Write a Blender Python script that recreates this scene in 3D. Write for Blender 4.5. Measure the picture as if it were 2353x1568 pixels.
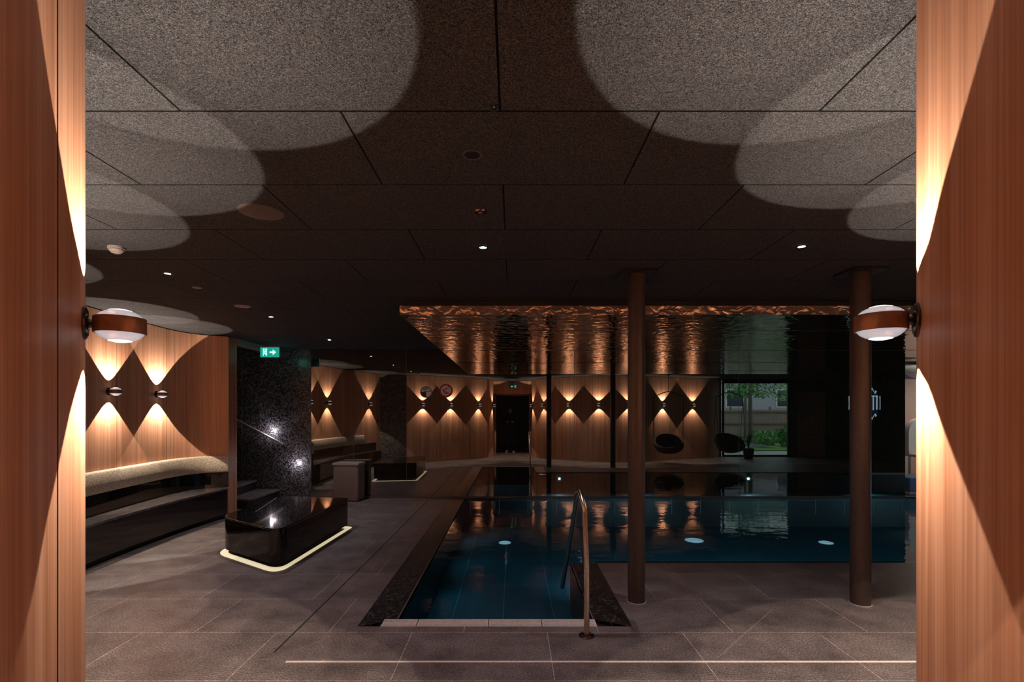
import bpy, bmesh, math, random
from mathutils import Vector, Matrix
random.seed(7)
PI = math.pi
SC = bpy.context.scene
COL = SC.collection
for o in list(bpy.data.objects): bpy.data.objects.remove(o)

# ------------------------------------------------------------------ scale of the place
U = 0.0082            # metres
D = 9.43              # distance of the far stone wall
H = 197 * U           # eye height
HC = H + 145.6 * U    # ceiling height
HS = H + 126.5 * U    # copper soffit underside
def W(xu, t, z=0.0): return Vector((xu * U, D * t, z))

# ------------------------------------------------------------------ camera, world, exposure
cam = bpy.data.cameras.new('camera'); co = bpy.data.objects.new('camera', cam); COL.objects.link(co)
co.location = (0, 0, H); co.rotation_euler = (PI / 2, 0, 0)
cam.sensor_width = 36; cam.lens = 1150 * 36 / 2353
cam.shift_x = -1.5 / 2353; cam.shift_y = 164 / 2353
cam.clip_start = 0.02; cam.clip_end = 200
SC.camera = co
w = bpy.data.worlds.new('world'); SC.world = w; w.use_nodes = True
bg = w.node_tree.nodes['Background']; bg.inputs[0].default_value = (0.72, 0.86, 1.0, 1); bg.inputs[1].default_value = 2.9
vs = SC.view_settings; vs.view_transform = 'Standard'; vs.look = 'None'; vs.gamma = 1; vs.exposure = 0.0
vs.use_curve_mapping = False
SPOT_W = 84.0
SPOT_C = (1.0, 0.83, 0.67)
DOWN_W = 86.0
DOWN_C = (0.93, 0.88, 1.0)

# ------------------------------------------------------------------ materials
def mat(name):
    m = bpy.data.materials.new(name); m.use_nodes = True
    nt = m.node_tree; nt.nodes.clear()
    out = nt.nodes.new('ShaderNodeOutputMaterial')
    return m, nt, out
def N(nt, t, **kw):
    n = nt.nodes.new(t)
    for k, v in kw.items():
        if k.startswith('i_'):
            n.inputs[k[2:].replace('_', ' ')].default_value = v
        else: setattr(n, k, v)
    return n
def L(nt, a, b): nt.links.new(a, b)
def coords(nt, scale=(1, 1, 1), loc=(0, 0, 0), kind='world'):
    m = N(nt, 'ShaderNodeMapping'); m.inputs['Scale'].default_value = scale; m.inputs['Location'].default_value = loc
    if kind == 'world':
        g = N(nt, 'ShaderNodeNewGeometry'); L(nt, g.outputs['Position'], m.inputs['Vector'])
    else:
        g = N(nt, 'ShaderNodeTexCoord'); L(nt, g.outputs['Object'], m.inputs['Vector'])
    return m.outputs['Vector']
def ramp(nt, fac, stops):
    r = N(nt, 'ShaderNodeValToRGB'); e = r.color_ramp.elements
    e[0].position, e[0].color = stops[0][0], (*stops[0][1], 1)
    e[1].position, e[1].color = stops[-1][0], (*stops[-1][1], 1)
    for p, c in stops[1:-1]:
        x = e.new(p); x.color = (*c, 1)
    L(nt, fac, r.inputs['Fac']); return r.outputs['Color']
def mix(nt, fac, a, b, mode='MIX'):
    m = N(nt, 'ShaderNodeMix', data_type='RGBA', blend_type=mode)
    if isinstance(fac, (int, float)): m.inputs[0].default_value = fac
    else: L(nt, fac, m.inputs[0])
    for v, s in ((a, m.inputs[6]), (b, m.inputs[7])):
        if isinstance(v, tuple): s.default_value = (*v, 1)
        else: L(nt, v, s)
    return m.outputs[2]
def pbr(name, base, rough=.5, metal=0, emis=None, es=0, spec=.5, coat=0):
    m, nt, out = mat(name)
    p = N(nt, 'ShaderNodeBsdfPrincipled')
    vec = coords(nt, (9, 9, 9), kind='obj')
    n = N(nt, 'ShaderNodeTexNoise', i_Scale=6.0, i_Detail=4.0); L(nt, vec, n.inputs['Vector'])
    c = ramp(nt, n.outputs[0], [(.3, tuple(x * .85 for x in base)), (.7, tuple(min(1, x * 1.12) for x in base))])
    L(nt, c, p.inputs['Base Color'])
    p.inputs['Roughness'].default_value = rough; p.inputs['Metallic'].default_value = metal
    p.inputs['Specular IOR Level'].default_value = spec
    p.inputs['Coat Weight'].default_value = coat
    if emis:
        p.inputs['Emission Color'].default_value = (*emis, 1); p.inputs['Emission Strength'].default_value = es
    L(nt, p.outputs[0], out.inputs[0]); return m
def bumpn(nt, h, strength, dist):
    b = N(nt, 'ShaderNodeBump'); b.inputs['Strength'].default_value = strength; b.inputs['Distance'].default_value = dist
    L(nt, h, b.inputs['Height']); return b.outputs[0]

def wood_mat(name, light, dark):
    m, nt, out = mat(name)
    p = N(nt, 'ShaderNodeBsdfPrincipled')
    v1 = coords(nt, (14, 14, .35)); n1 = N(nt, 'ShaderNodeTexNoise', i_Scale=1.0, i_Detail=6.0, i_Roughness=.62, i_Distortion=.4); L(nt, v1, n1.inputs['Vector'])
    v2 = coords(nt, (95, 95, 1.1)); n2 = N(nt, 'ShaderNodeTexNoise', i_Scale=1.0, i_Detail=3.0, i_Roughness=.5); L(nt, v2, n2.inputs['Vector'])
    v3 = coords(nt, (2.2, 2.2, .02)); n3 = N(nt, 'ShaderNodeTexNoise', i_Scale=1.0, i_Detail=1.0); L(nt, v3, n3.inputs['Vector'])
    mid = tuple((a + b) / 2 for a, b in zip(light, dark))
    c1 = ramp(nt, n1.outputs[0], [(.32, dark), (.48, mid), (.62, light)])
    c2 = ramp(nt, n2.outputs[0], [(.35, (.72, .66, .62)), (.6, (1, 1, 1))])
    c = mix(nt, .75, c1, c2, 'MULTIPLY')
    c3 = ramp(nt, n3.outputs[0], [(.35, (.78, .72, .7)), (.65, (1.0, 1.0, 1.0))])
    c = mix(nt, .7, c, c3, 'MULTIPLY')
    L(nt, c, p.inputs['Base Color']); p.inputs['Roughness'].default_value = .48
    p.inputs['Specular IOR Level'].default_value = .35
    L(nt, bumpn(nt, n2.outputs[0], .15, .002), p.inputs['Normal'])
    L(nt, p.outputs[0], out.inputs[0]); return m
M = {}
M['wood'] = wood_mat('larch_wood', (.76, .43, .28), (.56, .26, .14))
M['wood_post'] = wood_mat('larch_post', (.55, .27, .16), (.4, .17, .09))

# ceiling: wood wool acoustic board with joints
def ceiling_mat():
    m, nt, out = mat('wood_wool_ceiling'); p = N(nt, 'ShaderNodeBsdfPrincipled')
    v = coords(nt, (1, 1, 1))
    n = N(nt, 'ShaderNodeTexNoise', i_Scale=190.0, i_Detail=2.0, i_Roughness=.6, i_Distortion=1.5); L(nt, v, n.inputs['Vector'])
    n2 = N(nt, 'ShaderNodeTexNoise', i_Scale=60.0, i_Detail=3.0, i_Roughness=.7, i_Distortion=2.0); L(nt, v, n2.inputs['Vector'])
    a = ramp(nt, n.outputs[0], [(.38, (.010, .0095, .011)), (.5, (.050, .050, .055)), (.64, (.128, .123, .128))])
    b = ramp(nt, n2.outputs[0], [(.35, (.55, .55, .55)), (.6, (1, 1, 1))])
    c = mix(nt, .8, a, b, 'MULTIPLY')
    vb = coords(nt, (1, 1, 1), (.05, -1.877 * 1.0566, 0))
    br = N(nt, 'ShaderNodeTexBrick', offset=.5, offset_frequency=2)
    br.inputs['Scale'].default_value = 1.0; br.inputs['Mortar Size'].default_value = .0045; br.inputs['Mortar Smooth'].default_value = 0
    br.inputs['Brick Width'].default_value = 1.265; br.inputs['Row Height'].default_value = .642
    br.inputs['Color1'].default_value = (1, 1, 1, 1); br.inputs['Color2'].default_value = (.93, .93, .93, 1); br.inputs['Mortar'].default_value = (.02, .02, .02, 1)
    L(nt, vb, br.inputs['Vector'])
    c = mix(nt, 1.0, c, br.outputs['Color'], 'MULTIPLY')
    L(nt, c, p.inputs['Base Color']); p.inputs['Roughness'].default_value = .9; p.inputs['Specular IOR Level'].default_value = .1
    L(nt, bumpn(nt, n.outputs[0], .5, .004), p.inputs['Normal'])
    L(nt, p.outputs[0], out.inputs[0]); return m
M['ceiling'] = ceiling_mat()
def floor_mat():
    m, nt, out = mat('slate_tiles'); p = N(nt, 'ShaderNodeBsdfPrincipled')
    v = coords(nt, (1, 1, 1), (.36, -.37, 0))
    br = N(nt, 'ShaderNodeTexBrick', offset=.38, offset_frequency=2)
    br.inputs['Scale'].default_value = 1.0; br.inputs['Mortar Size'].default_value = .0028; br.inputs['Mortar Smooth'].default_value = .3
    br.inputs['Brick Width'].default_value = .99; br.inputs['Row Height'].default_value = .66
    br.inputs['Color1'].default_value = (.12, .097, .090, 1); br.inputs['Color2'].default_value = (.145, .118, .11, 1); br.inputs['Mortar'].default_value = (.42, .35, .31, 1)
    L(nt, v, br.inputs['Vector'])
    n = N(nt, 'ShaderNodeTexNoise', i_Scale=3.0, i_Detail=9.0, i_Roughness=.72); L(nt, v, n.inputs['Vector'])
    n2 = N(nt, 'ShaderNodeTexNoise', i_Scale=85.0, i_Detail=3.0, i_Roughness=.7); L(nt, v, n2.inputs['Vector'])
    a = ramp(nt, n.outputs[0], [(.3, (.52, .50, .48)), (.5, (.95, .93, .92)), (.7, (1.4, 1.38, 1.36))])
    b = ramp(nt, n2.outputs[0], [(.36, (.3, .29, .28)), (.5, (1, 1, 1)), (.68, (2.0, 1.95, 1.9))])
    c = mix(nt, 1.0, br.outputs['Color'], a, 'MULTIPLY'); c = mix(nt, .8, c, b, 'MULTIPLY')
    L(nt, c, p.inputs['Base Color'])
    r = N(nt, 'ShaderNodeMapRange'); r.inputs[3].default_value = .3; r.inputs[4].default_value = .55; L(nt, n.outputs[0], r.inputs[0]); L(nt, r.outputs[0], p.inputs['Roughness'])
    p.inputs['Specular IOR Level'].default_value = .45
    L(nt, bumpn(nt, n2.outputs[0], .35, .002), p.inputs['Normal'])
    L(nt, p.outputs[0], out.inputs[0]); return m
M['floor'] = floor_mat()
def flecked(name, base, fleck, gloss, grough, scale=150., amount=.62, bump=0.0, tint=(1, .94, .88), diff=1.0):
    m, nt, out = mat(name)
    v = coords(nt)
    vo = N(nt, 'ShaderNodeTexVoronoi', i_Scale=scale); L(nt, v, vo.inputs['Vector'])
    s = N(nt, 'ShaderNodeSeparateColor'); L(nt, vo.outputs['Color'], s.inputs[0])
    n = N(nt, 'ShaderNodeTexNoise', i_Scale=7.0, i_Detail=4.0); L(nt, v, n.inputs['Vector'])
    c1 = ramp(nt, s.outputs[0], [(amount, base), (min(.99, amount + .25), fleck)])
    c = mix(nt, n.outputs[0], c1, base)
    d = N(nt, 'ShaderNodeBsdfDiffuse'); L(nt, c, d.inputs[0])
    g = N(nt, 'ShaderNodeBsdfGlossy'); g.inputs['Roughness'].default_value = grough; g.inputs['Color'].default_value = (*tint, 1)
    if bump:
        nb = bumpn(nt, s.outputs[1], bump, .004); L(nt, nb, g.inputs['Normal']); L(nt, nb, d.inputs['Normal'])
    fr = N(nt, 'ShaderNodeFresnel'); fr.inputs['IOR'].default_value = 1.5
    mr = N(nt, 'ShaderNodeMath', operation='MULTIPLY_ADD'); mr.inputs[1].default_value = 1.0; mr.inputs[2].default_value = gloss - .04
    mr.use_clamp = True
    L(nt, fr.outputs[0], mr.inputs[0])
    ms = N(nt, 'ShaderNodeMixShader'); L(nt, mr.outputs[0], ms.inputs[0]); L(nt, d.outputs[0], ms.inputs[1]); L(nt, g.outputs[0], ms.inputs[2])
    L(nt, ms.outputs[0], out.inputs[0]); return m
M['mirror_stone'] = flecked('polished_dark_stone', (.006, .0045, .004), (.085, .055, .03), .27, .012, 95., .62)
M['mosaic'] = flecked('brushed_dark_stone', (.020, .017, .017), (.42, .37, .36), .05, .30, 70., .48, .7)
M['black_stone'] = flecked('polished_black_granite', (.004, .0035, .0035), (.02, .018, .018), .055, .05, 220., .75)
M['seat_stone'] = flecked('honed_granite', (.02, .017, .017), (.25, .22, .22), .06, .18, 210., .45)
M['grate'] = flecked('pebble_black', (.006, .005, .005), (.16, .13, .12), -.02, .38, 60., .80, .6)
def hammered(name, colr, rough, scale, strength, stretch=(1, 1, 1), metal=1.0):
    m, nt, out = mat(name); p = N(nt, 'ShaderNodeBsdfPrincipled')
    v = coords(nt, stretch)
    n = N(nt, 'ShaderNodeTexNoise', i_Scale=scale, i_Detail=2.0, i_Roughness=.45, i_Distortion=.6); L(nt, v, n.inputs['Vector'])
    p.inputs['Base Color'].default_value = (*colr, 1); p.inputs['Metallic'].default_value = metal; p.inputs['Roughness'].default_value = rough
    L(nt, bumpn(nt, n.outputs[0], strength, .03), p.inputs['Normal'])
    L(nt, p.outputs[0], out.inputs[0]); return m
M['soffit'] = hammered('hammered_bronze', (.52, .42, .37), .03, 7.5, .30, (1, 1.0, 1))
M['copper'] = hammered('hammered_copper', (1.0, .70, .55), .20, 8.0, .75, (1, 1, 1.2), .8)
def water_mat():
    m, nt, out = mat('pool_water')
    v = coords(nt, (1, 1.4, 1))
    n = N(nt, 'ShaderNodeTexNoise', i_Scale=3.2, i_Detail=3.0, i_Roughness=.5); L(nt, v, n.inputs['Vector'])
    g = N(nt, 'ShaderNodeBsdfGlossy'); g.inputs['Roughness'].default_value = .02
    t = N(nt, 'ShaderNodeBsdfTransparent'); t.inputs[0].default_value = (.72, .90, .96, 1)
    L(nt, bumpn(nt, n.outputs[0], .16, .02), g.inputs['Normal'])
    fr = N(nt, 'ShaderNodeFresnel'); fr.inputs['IOR'].default_value = 1.33
    ms = N(nt, 'ShaderNodeMixShader'); L(nt, fr.outputs[0], ms.inputs[0]); L(nt, t.outputs[0], ms.inputs[1]); L(nt, g.outputs[0], ms.inputs[2])
    L(nt, ms.outputs[0], out.inputs[0]); return m
M['water'] = water_mat()
def basin_mat():
    m, nt, out = mat('pool_tiles'); p = N(nt, 'ShaderNodeBsdfPrincipled')
    v = coords(nt, (1, 1, 1), (.1, .2, 0))
    br = N(nt, 'ShaderNodeTexBrick', offset=0.0, offset_frequency=2)
    br.inputs['Scale'].default_value = 1.0; br.inputs['Mortar Size'].default_value = .004; br.inputs['Mortar Smooth'].default_value = 0
    br.inputs['Brick Width'].default_value = .535; br.inputs['Row Height'].default_value = 1.07
    br.inputs['Color1'].default_value = (.016, .085, .115, 1); br.inputs['Color2'].default_value = (.022, .105, .135, 1); br.inputs['Mortar'].default_value = (.16, .26, .28, 1)
    L(nt, v, br.inputs['Vector'])
    L(nt, br.outputs[0], p.inputs['Base Color']); p.inputs['Roughness'].default_value = .5
    L(nt, p.outputs[0], out.inputs[0]); return m
M['basin'] = basin_mat()
M['basin_dark'] = pbr('dark_pool_wall', (.0012, .002, .0026), .35)
def glass_mat(name, tint, rf=.08):
    m, nt, out = mat(name)
    g = N(nt, 'ShaderNodeBsdfGlossy'); g.inputs['Roughness'].default_value = .01
    t = N(nt, 'ShaderNodeBsdfTransparent'); t.inputs[0].default_value = (*tint, 1)
    ms = N(nt, 'ShaderNodeMixShader'); ms.inputs[0].default_value = rf
    L(nt, t.outputs[0], ms.inputs[1]); L(nt, g.outputs[0], ms.inputs[2]); L(nt, ms.outputs[0], out.inputs[0]); return m
M['glass'] = glass_mat('window_glass', (.82, .88, .86))
M['door_glass'] = glass_mat('tinted_glass', (.35, .27, .2), .06)
M['lens'] = pbr('lens_glass', (.75, .78, .82), .08, emis=(.78, .86, 1.0), es=.42, coat=.6)
M['lens_core'] = pbr('lens_light', (.9, .9, .9), .2, emis=(.9, .95, 1.0), es=2.2)
M['ring'] = pbr('copper_ring', (.34, .165, .09), .40, .55)
M['plate'] = pbr('dark_plate', (.07, .045, .035), .25, .8)
M['black'] = pbr('black_paint', (.006, .005, .005), .5)
M['column'] = pbr('column_paint', (.06, .040, .032), .40, .3)
M['steel'] = pbr('brushed_steel', (.72, .55, .45), .22, 1)
M['steel_pale'] = pbr('pale_steel', (.75, .68, .64), .35, .35)
M['steel_dark'] = pbr('flange_steel', (.16, .10, .08), .25, 1)
M['strip'] = pbr('brass_strip', (.95, .78, .70), .35, .2)
M['grout'] = pbr('grout', (.22, .17, .15), .8)
M['slot'] = pbr('slot_black', (.01, .008, .007), .8)  # near-black of the floor slot and the wood panel joints
M['grey_plastic'] = pbr('grey_plastic', (.30, .28, .28), .5)
M['speaker'] = pbr('speaker_cover', (.085, .066, .06), .6)
M['speaker_pale'] = pbr('speaker_cover_pale', (.26, .20, .18), .6)
M['chrome'] = pbr('chrome', (.6, .55, .5), .15, 1)
M['down'] = pbr('downlight_lens', (1, 1, 1), .2, emis=(.93, .9, 1.0), es=60)
M['led_spill'] = pbr('led_floor_spill', (.8, .75, .6), .5, emis=(1.0, .86, .55), es=.6)
M['bin'] = pbr('bin_taupe', (.17, .125, .105), .55)
M['bin_lid'] = pbr('bin_lid_mat', (.30, .24, .21), .4)
M['beige_grate'] = pbr('beige_grate', (.58, .48, .42), .6)
M['beige_wall'] = pbr('beige_plaster', (.62, .45, .36), .8)
M['white'] = pbr('white_paint', (.75, .72, .68), .6)
M['violet'] = pbr('violet_band', (.10, .07, .12), .6)
M['blue_pad'] = pbr('blue_pad', (.14, .19, .33), .7)
M['exit_green'] = pbr('exit_green', (.02, .3, .22), .4, emis=(.01, .42, .32), es=.75)
M['exit_green_dim'] = pbr('exit_green_dim', (.02, .2, .15), .4, emis=(.01, .3, .24), es=.12)
M['exit_white'] = pbr('exit_white', (.8, 1, .95), .4, emis=(.55, 1, .95), es=1.2)
M['red'] = pbr('sign_red', (.42, .03, .02), .5)
M['sign_pink'] = pbr('sign_face', (.85, .55, .48), .5)
M['sign_grey'] = pbr('sign_grey', (.30, .27, .27), .5)
M['sign_white'] = pbr('sign_white', (.85, .78, .74), .5)
M['sign_dark'] = pbr('sign_dark', (.03, .015, .01), .5)
M['navy'] = pbr('emblem_navy', (.008, .016, .035), .4)
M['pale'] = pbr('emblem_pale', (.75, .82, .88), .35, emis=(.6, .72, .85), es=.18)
M['frost'] = pbr('frosted_decal', (.30, .29, .27), .7)
M['wicker'] = pbr('dark_wicker', (.018, .013, .010), .7)
M['cushion_dark'] = pbr('dark_cushion', (.05, .035, .03), .9)
M['rope'] = pbr('dark_rope', (.03, .025, .02), .8)
M['garden_ground'] = pbr('garden_gravel', (.42, .44, .42), .9)
M['lawn'] = pbr('lawn', (.12, .26, .06), .95)
M['bark'] = pbr('bark', (.15, .13, .10), .9)
M['leaf'] = pbr('leaf', (.07, .24, .05), .7)
M['leaf_pale'] = pbr('leaf_pale', (.20, .42, .14), .7)
M['fence'] = pbr('fence_wood', (.30, .22, .19), .8)
M['shed'] = pbr('shed_boards', (.16, .085, .05), .8)
M['cloth_dark'] = pbr('dark_cloth', (.012, .012, .016), .85)
M['skin'] = pbr('skin', (.42, .25, .18), .55)
M['hair'] = pbr('hair', (.03, .02, .015), .7)
M['shoe'] = pbr('pale_shoe', (.45, .40, .36), .6)
def fabric_mat():
    m, nt, out = mat('woven_fabric'); p = N(nt, 'ShaderNodeBsdfPrincipled')
    v = coords(nt, (60, 60, 160)); n = N(nt, 'ShaderNodeTexNoise', i_Scale=1.0, i_Detail=2.0); L(nt, v, n.inputs['Vector'])
    v2 = coords(nt, (170, 170, 45)); n2 = N(nt, 'ShaderNodeTexNoise', i_Scale=1.0, i_Detail=2.0); L(nt, v2, n2.inputs['Vector'])
    a = ramp(nt, n.outputs[0], [(.35, (.13, .10, .07)), (.6, (.66, .55, .43))])
    b = ramp(nt, n2.outputs[0], [(.35, (.2, .16, .12)), (.6, (.75, .64, .5))])
    L(nt, mix(nt, .5, a, b), p.inputs['Base Color']); p.inputs['Roughness'].default_value = .95
    L(nt, bumpn(nt, n.outputs[0], .6, .004), p.inputs['Normal'])
    L(nt, p.outputs[0], out.inputs[0]); return m
M['fabric'] = fabric_mat()

# ------------------------------------------------------------------ mesh helpers
def obj(name, bm, m, parent=None, smooth=False, loc=None, mats=None):
    bmesh.ops.remove_doubles(bm, verts=bm.verts, dist=1e-6)
    bmesh.ops.recalc_face_normals(bm, faces=bm.faces)
    me = bpy.data.meshes.new(name); bm.to_mesh(me); bm.free()
    for x in (mats or [m]): me.materials.append(x)
    if smooth:
        for f in me.polygons: f.use_smooth = True
        try: me.set_sharp_from_angle(angle=math.radians(38))
        except Exception: pass
    o = bpy.data.objects.new(name, me); COL.objects.link(o)
    if parent is not None: o.parent = parent
    if loc is not None: o.location = loc
    return o
def tag(o, label, cat, group=None, kind=None):
    o['label'] = label; o['category'] = cat
    if group: o['group'] = group
    if kind: o['kind'] = kind
    return o
def struct(o, label=None):
    o['kind'] = 'structure'
    if label: o['label'] = label
    return o
def empty(name, loc=(0, 0, 0), rz=0.0):
    o = bpy.data.objects.new(name, None); COL.objects.link(o); o.location = loc; o.rotation_euler = (0, 0, rz)
    o.empty_display_size = .05; return o
def copy_tree(o, parent=None):
    c = o.copy(); COL.objects.link(c); c.parent = parent
    for ch in list(o.children): copy_tree(ch, c)
    return c
def box(bm, x0, x1, y0, y1, z0, z1, mi=0):
    v = [bm.verts.new((x, y, z)) for z in (z0, z1) for x, y in ((x0, y0), (x1, y0), (x1, y1), (x0, y1))]
    for f in ((0, 3, 2, 1), (4, 5, 6, 7), (0, 1, 5, 4), (1, 2, 6, 5), (2, 3, 7, 6), (3, 0, 4, 7)):
        bm.faces.new([v[i] for i in f]).material_index = mi
def prism(bm, pts, z0, z1):
    a = [bm.verts.new((p[0], p[1], z0)) for p in pts]; b = [bm.verts.new((p[0], p[1], z1)) for p in pts]
    n = len(pts)
    bm.faces.new(a[::-1]); bm.faces.new(b)
    for i in range(n): bm.faces.new((a[i], a[(i + 1) % n], b[(i + 1) % n], b[i]))
def prism_y(bm, pts, y0, y1):
    """outline in x,z extruded along y"""
    a = [bm.verts.new((p[0], y0, p[1])) for p in pts]; b = [bm.verts.new((p[0], y1, p[1])) for p in pts]
    n = len(pts)
    bm.faces.new(a); bm.faces.new(b[::-1])
    for i in range(n): bm.faces.new((a[i], b[i], b[(i + 1) % n], a[(i + 1) % n]))
def lathe(bm, prof, seg=40, c=(0, 0, 0), closed=False):
    rings = []
    for r, z in prof:
        if r < 1e-6: rings.append([bm.verts.new((c[0], c[1], c[2] + z))])
        else: rings.append([bm.verts.new((c[0] + r * math.cos(2 * PI * i / seg), c[1] + r * math.sin(2 * PI * i / seg), c[2] + z)) for i in range(seg)])
    pairs = list(zip(rings, rings[1:]))
    if closed: pairs.append((rings[-1], rings[0]))
    for A, B in pairs:
        for i in range(seg):
            j = (i + 1) % seg
            if len(A) == 1 and len(B) == 1: continue
            if len(A) == 1: bm.faces.new((A[0], B[i], B[j]))
            elif len(B) == 1: bm.faces.new((A[i], B[0], A[j]))
            else: bm.faces.new((A[i], B[i], B[j], A[j]))
def tube(bm, pts, r, seg=14, caps=True):
    pts = [Vector(p) for p in pts]; rings = []
    rr = r if isinstance(r, (list, tuple)) else [r] * len(pts)
    up = None
    for i, p in enumerate(pts):
        d = (pts[min(i + 1, len(pts) - 1)] - pts[max(i - 1, 0)]).normalized()
        if up is None: up = Vector((0, 0, 1)) if abs(d.z) < .9 else Vector((1, 0, 0))
        s = d.cross(up).normalized(); up = s.cross(d).normalized()
        rings.append([bm.verts.new(p + rr[i] * (s * math.cos(2 * PI * k / seg) + up * math.sin(2 * PI * k / seg))) for k in range(seg)])
    for A, B in zip(rings, rings[1:]):
        for k in range(seg): bm.faces.new((A[k], A[(k + 1) % seg], B[(k + 1) % seg], B[k]))
    if caps: bm.faces.new(rings[0][::-1]); bm.faces.new(rings[-1])
def spline(pts, n=8):
    """Catmull-Rom through plan points"""
    P = [Vector((p[0], p[1])) for p in pts]
    P = [P[0] * 2 - P[1]] + P + [P[-1] * 2 - P[-2]]
    out = []
    for i in range(1, len(P) - 2):
        a, b, c, d = P[i - 1:i + 3]
        for k in range(n):
            t = k / n
            out.append(.5 * ((2 * b) + (c - a) * t + (2 * a - 5 * b + 4 * c - d) * t * t + (3 * b - a - 3 * c + d) * t ** 3))
    out.append(P[-2]); return out
def offset(path, d):
    res = []
    for i, p in enumerate(path):
        t = (path[min(i + 1, len(path) - 1)] - path[max(i - 1, 0)]).normalized()
        res.append(p + Vector((-t.y, t.x)) * d)
    return res
def ribbon(bm, A, B, z0, z1):
    """solid between two plan paths"""
    n = len(A)
    v = [[bm.verts.new((p.x, p.y, z)) for p in path] for path in (A, B) for z in (z0, z1)]
    a0, a1, b0, b1 = v
    for i in range(n - 1):
        bm.faces.new((a0[i], a0[i + 1], a1[i + 1], a1[i])); bm.faces.new((b0[i + 1], b0[i], b1[i], b1[i + 1]))
        bm.faces.new((a1[i], a1[i + 1], b1[i + 1], b1[i])); bm.faces.new((a0[i + 1], a0[i], b0[i], b0[i + 1]))
    bm.faces.new((a0[0], a1[0], b1[0], b0[0])); bm.faces.new((a0[-1], b0[-1], b1[-1], a1[-1]))
def rrect(pts, radii, n=8):
    """rounded polygon"""
    out = []; m = len(pts)
    for i in range(m):
        p = Vector(pts[i]); a = Vector(pts[i - 1]); b = Vector(pts[(i + 1) % m]); r = radii[i] if isinstance(radii, (list, tuple)) else radii
        if r <= 0: out.append(p); continue
        u = (a - p).normalized(); v = (b - p).normalized()
        for k in range(n + 1):
            t = k / n; q0 = p + u * r; q2 = p + v * r
            out.append(q0 * (1 - t) ** 2 + p * 2 * t * (1 - t) + q2 * t * t)
    return out
def bev(o, wdt=.004, seg=2):
    md = o.modifiers.new('bevel', 'BEVEL'); md.width = wdt; md.segments = seg; md.limit_method = 'ANGLE'; md.angle_limit = math.radians(40); return o

# ------------------------------------------------------------------ THE SETTING
XL, XR = -8.2, 12.35
PX0, PX1, PX2, PX3 = -143 * U, -109 * U, 76 * U, 110 * U     # grate outer, water left, water right, grate outer right
PY0, PY1, PY2, PY3 = .4004 * D, .4156 * D, .576 * D, D
bm = bmesh.new()
for r in ((XL, PX0, -4, 13.6), (PX0, PX3, -4, PY0), (PX3, XR, .45, PY2 - .055), (PX3, 7.6, -4, .45), (PX0, XR, D, 13.6)):
    box(bm, r[0], r[1], r[2], r[3], -.12, 0)
struct(obj('floor', bm, M['floor']))
bm = bmesh.new()
box(bm, XL, 7.6, -4, 13.6, HC, HC + .15); box(bm, 7.6, XR, .45, 13.6, HC, HC + .15)
struct(obj('ceiling', bm, M['ceiling']))
# far walls
MX0, MX1 = -463 * U, 902 * U
bm = bmesh.new(); box(bm, MX0, MX1, D, D + .2, 0, HC); struct(obj('wall_far', bm, M['mirror_stone']))
bm = bmesh.new(); box(bm, XL, MX0, D, D + .2, 0, HC); struct(obj('wall_far_left', bm, M['mosaic']))
bm = bmesh.new(); box(bm, XL - .2, XL, -4, 13.6, 0, HC); struct(obj('wall_left', bm, M['black_stone']))
bm = bmesh.new(); box(bm, XR, XR + .2, .25, 13.6, 0, HC); struct(obj('wall_right', bm, M['mosaic']))
bm = bmesh.new(); box(bm, XL, 7.6, -4.2, -4, 0, HC); struct(obj('wall_near', bm, M['black']))
bm = bmesh.new(); box(bm, 7.42, 7.6, -4, .62, 0, HC); struct(obj('wall_near_right', bm, M['mosaic']))
# thin vertical slab joints in the far wall
k = 1
for px in (556, 813, 934, 1320, 1698):
    bm = bmesh.new(); x = (px - 1178) * U
    box(bm, x - .003, x + .003, D - .0015, D + .01, 0, HC); struct(obj('trim_%d' % k, bm, M['grey_plastic'] if px == 556 else M['speaker'])); k += 1
bm = bmesh.new(); box(bm, MX0, MX1, D - .012, D, .0, .035); struct(obj('baseboard_far', bm, M['speaker']))

# curved wooden walls
pl = [(-.72, -.35), (-.74, .28), (-.80, .66), (-.89, .90), (-1.0, 1.08), (-1.10, 1.24), (-1.193, 1.391), (-1.34, 1.56), (-1.62, 1.80), (-2.08, 2.14), (-2.52, 2.52), (-2.95, 2.83), (-3.36, 3.0)]
pr = [(.72, -.35), (.73, .28), (.80, .64), (.88, .86), (.945, 1.02), (1.002, 1.16), (1.05, 1.26), (1.09, 1.346), (1.22, 1.50), (1.50, 1.74), (1.90, 2.03), (2.37, 2.36), (2.90, 2.60), (3.6, 2.68), (4.35, 2.48), (5.0, 2.12), (5.7, 1.72), (6.35, 1.44), (6.95, 1.15), (7.45, .80)]
pn = [(-4.17, 3.1), (-4.32, 3.84), (-4.5, 4.5), (-4.68, 5.2), (-4.79, 5.9), (-4.87, 6.6), (-4.9, 7.0), (-4.88, 7.35), (-4.73, 7.65), (-4.44, 7.82)]
SL, SR, SN = spline(pl, 8), spline(pr, 8), spline(pn, 8)
def wall_path(name, path, off, m):
    bm = bmesh.new(); ribbon(bm, path, offset(path, off), 0, HC - .012)
    o = obj(name, bm, m, smooth=True); struct(o); return o
wall_path('wall_entry_left', SL, .12, M['wood'])
wall_path('wall_entry_right', SR, -.12, M['wood'])
wall_path('wall_niche', SN, .12, M['wood'])
# black recess line between walls and ceiling
for nm, p, off in (('trim_20', SL, .12), ('trim_21', SR, -.12), ('trim_22', SN, .12)):
    bm = bmesh.new(); ribbon(bm, offset(p, off * .1), offset(p, off * .9), HC - .012, HC); struct(obj(nm, bm, M['black']))
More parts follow.
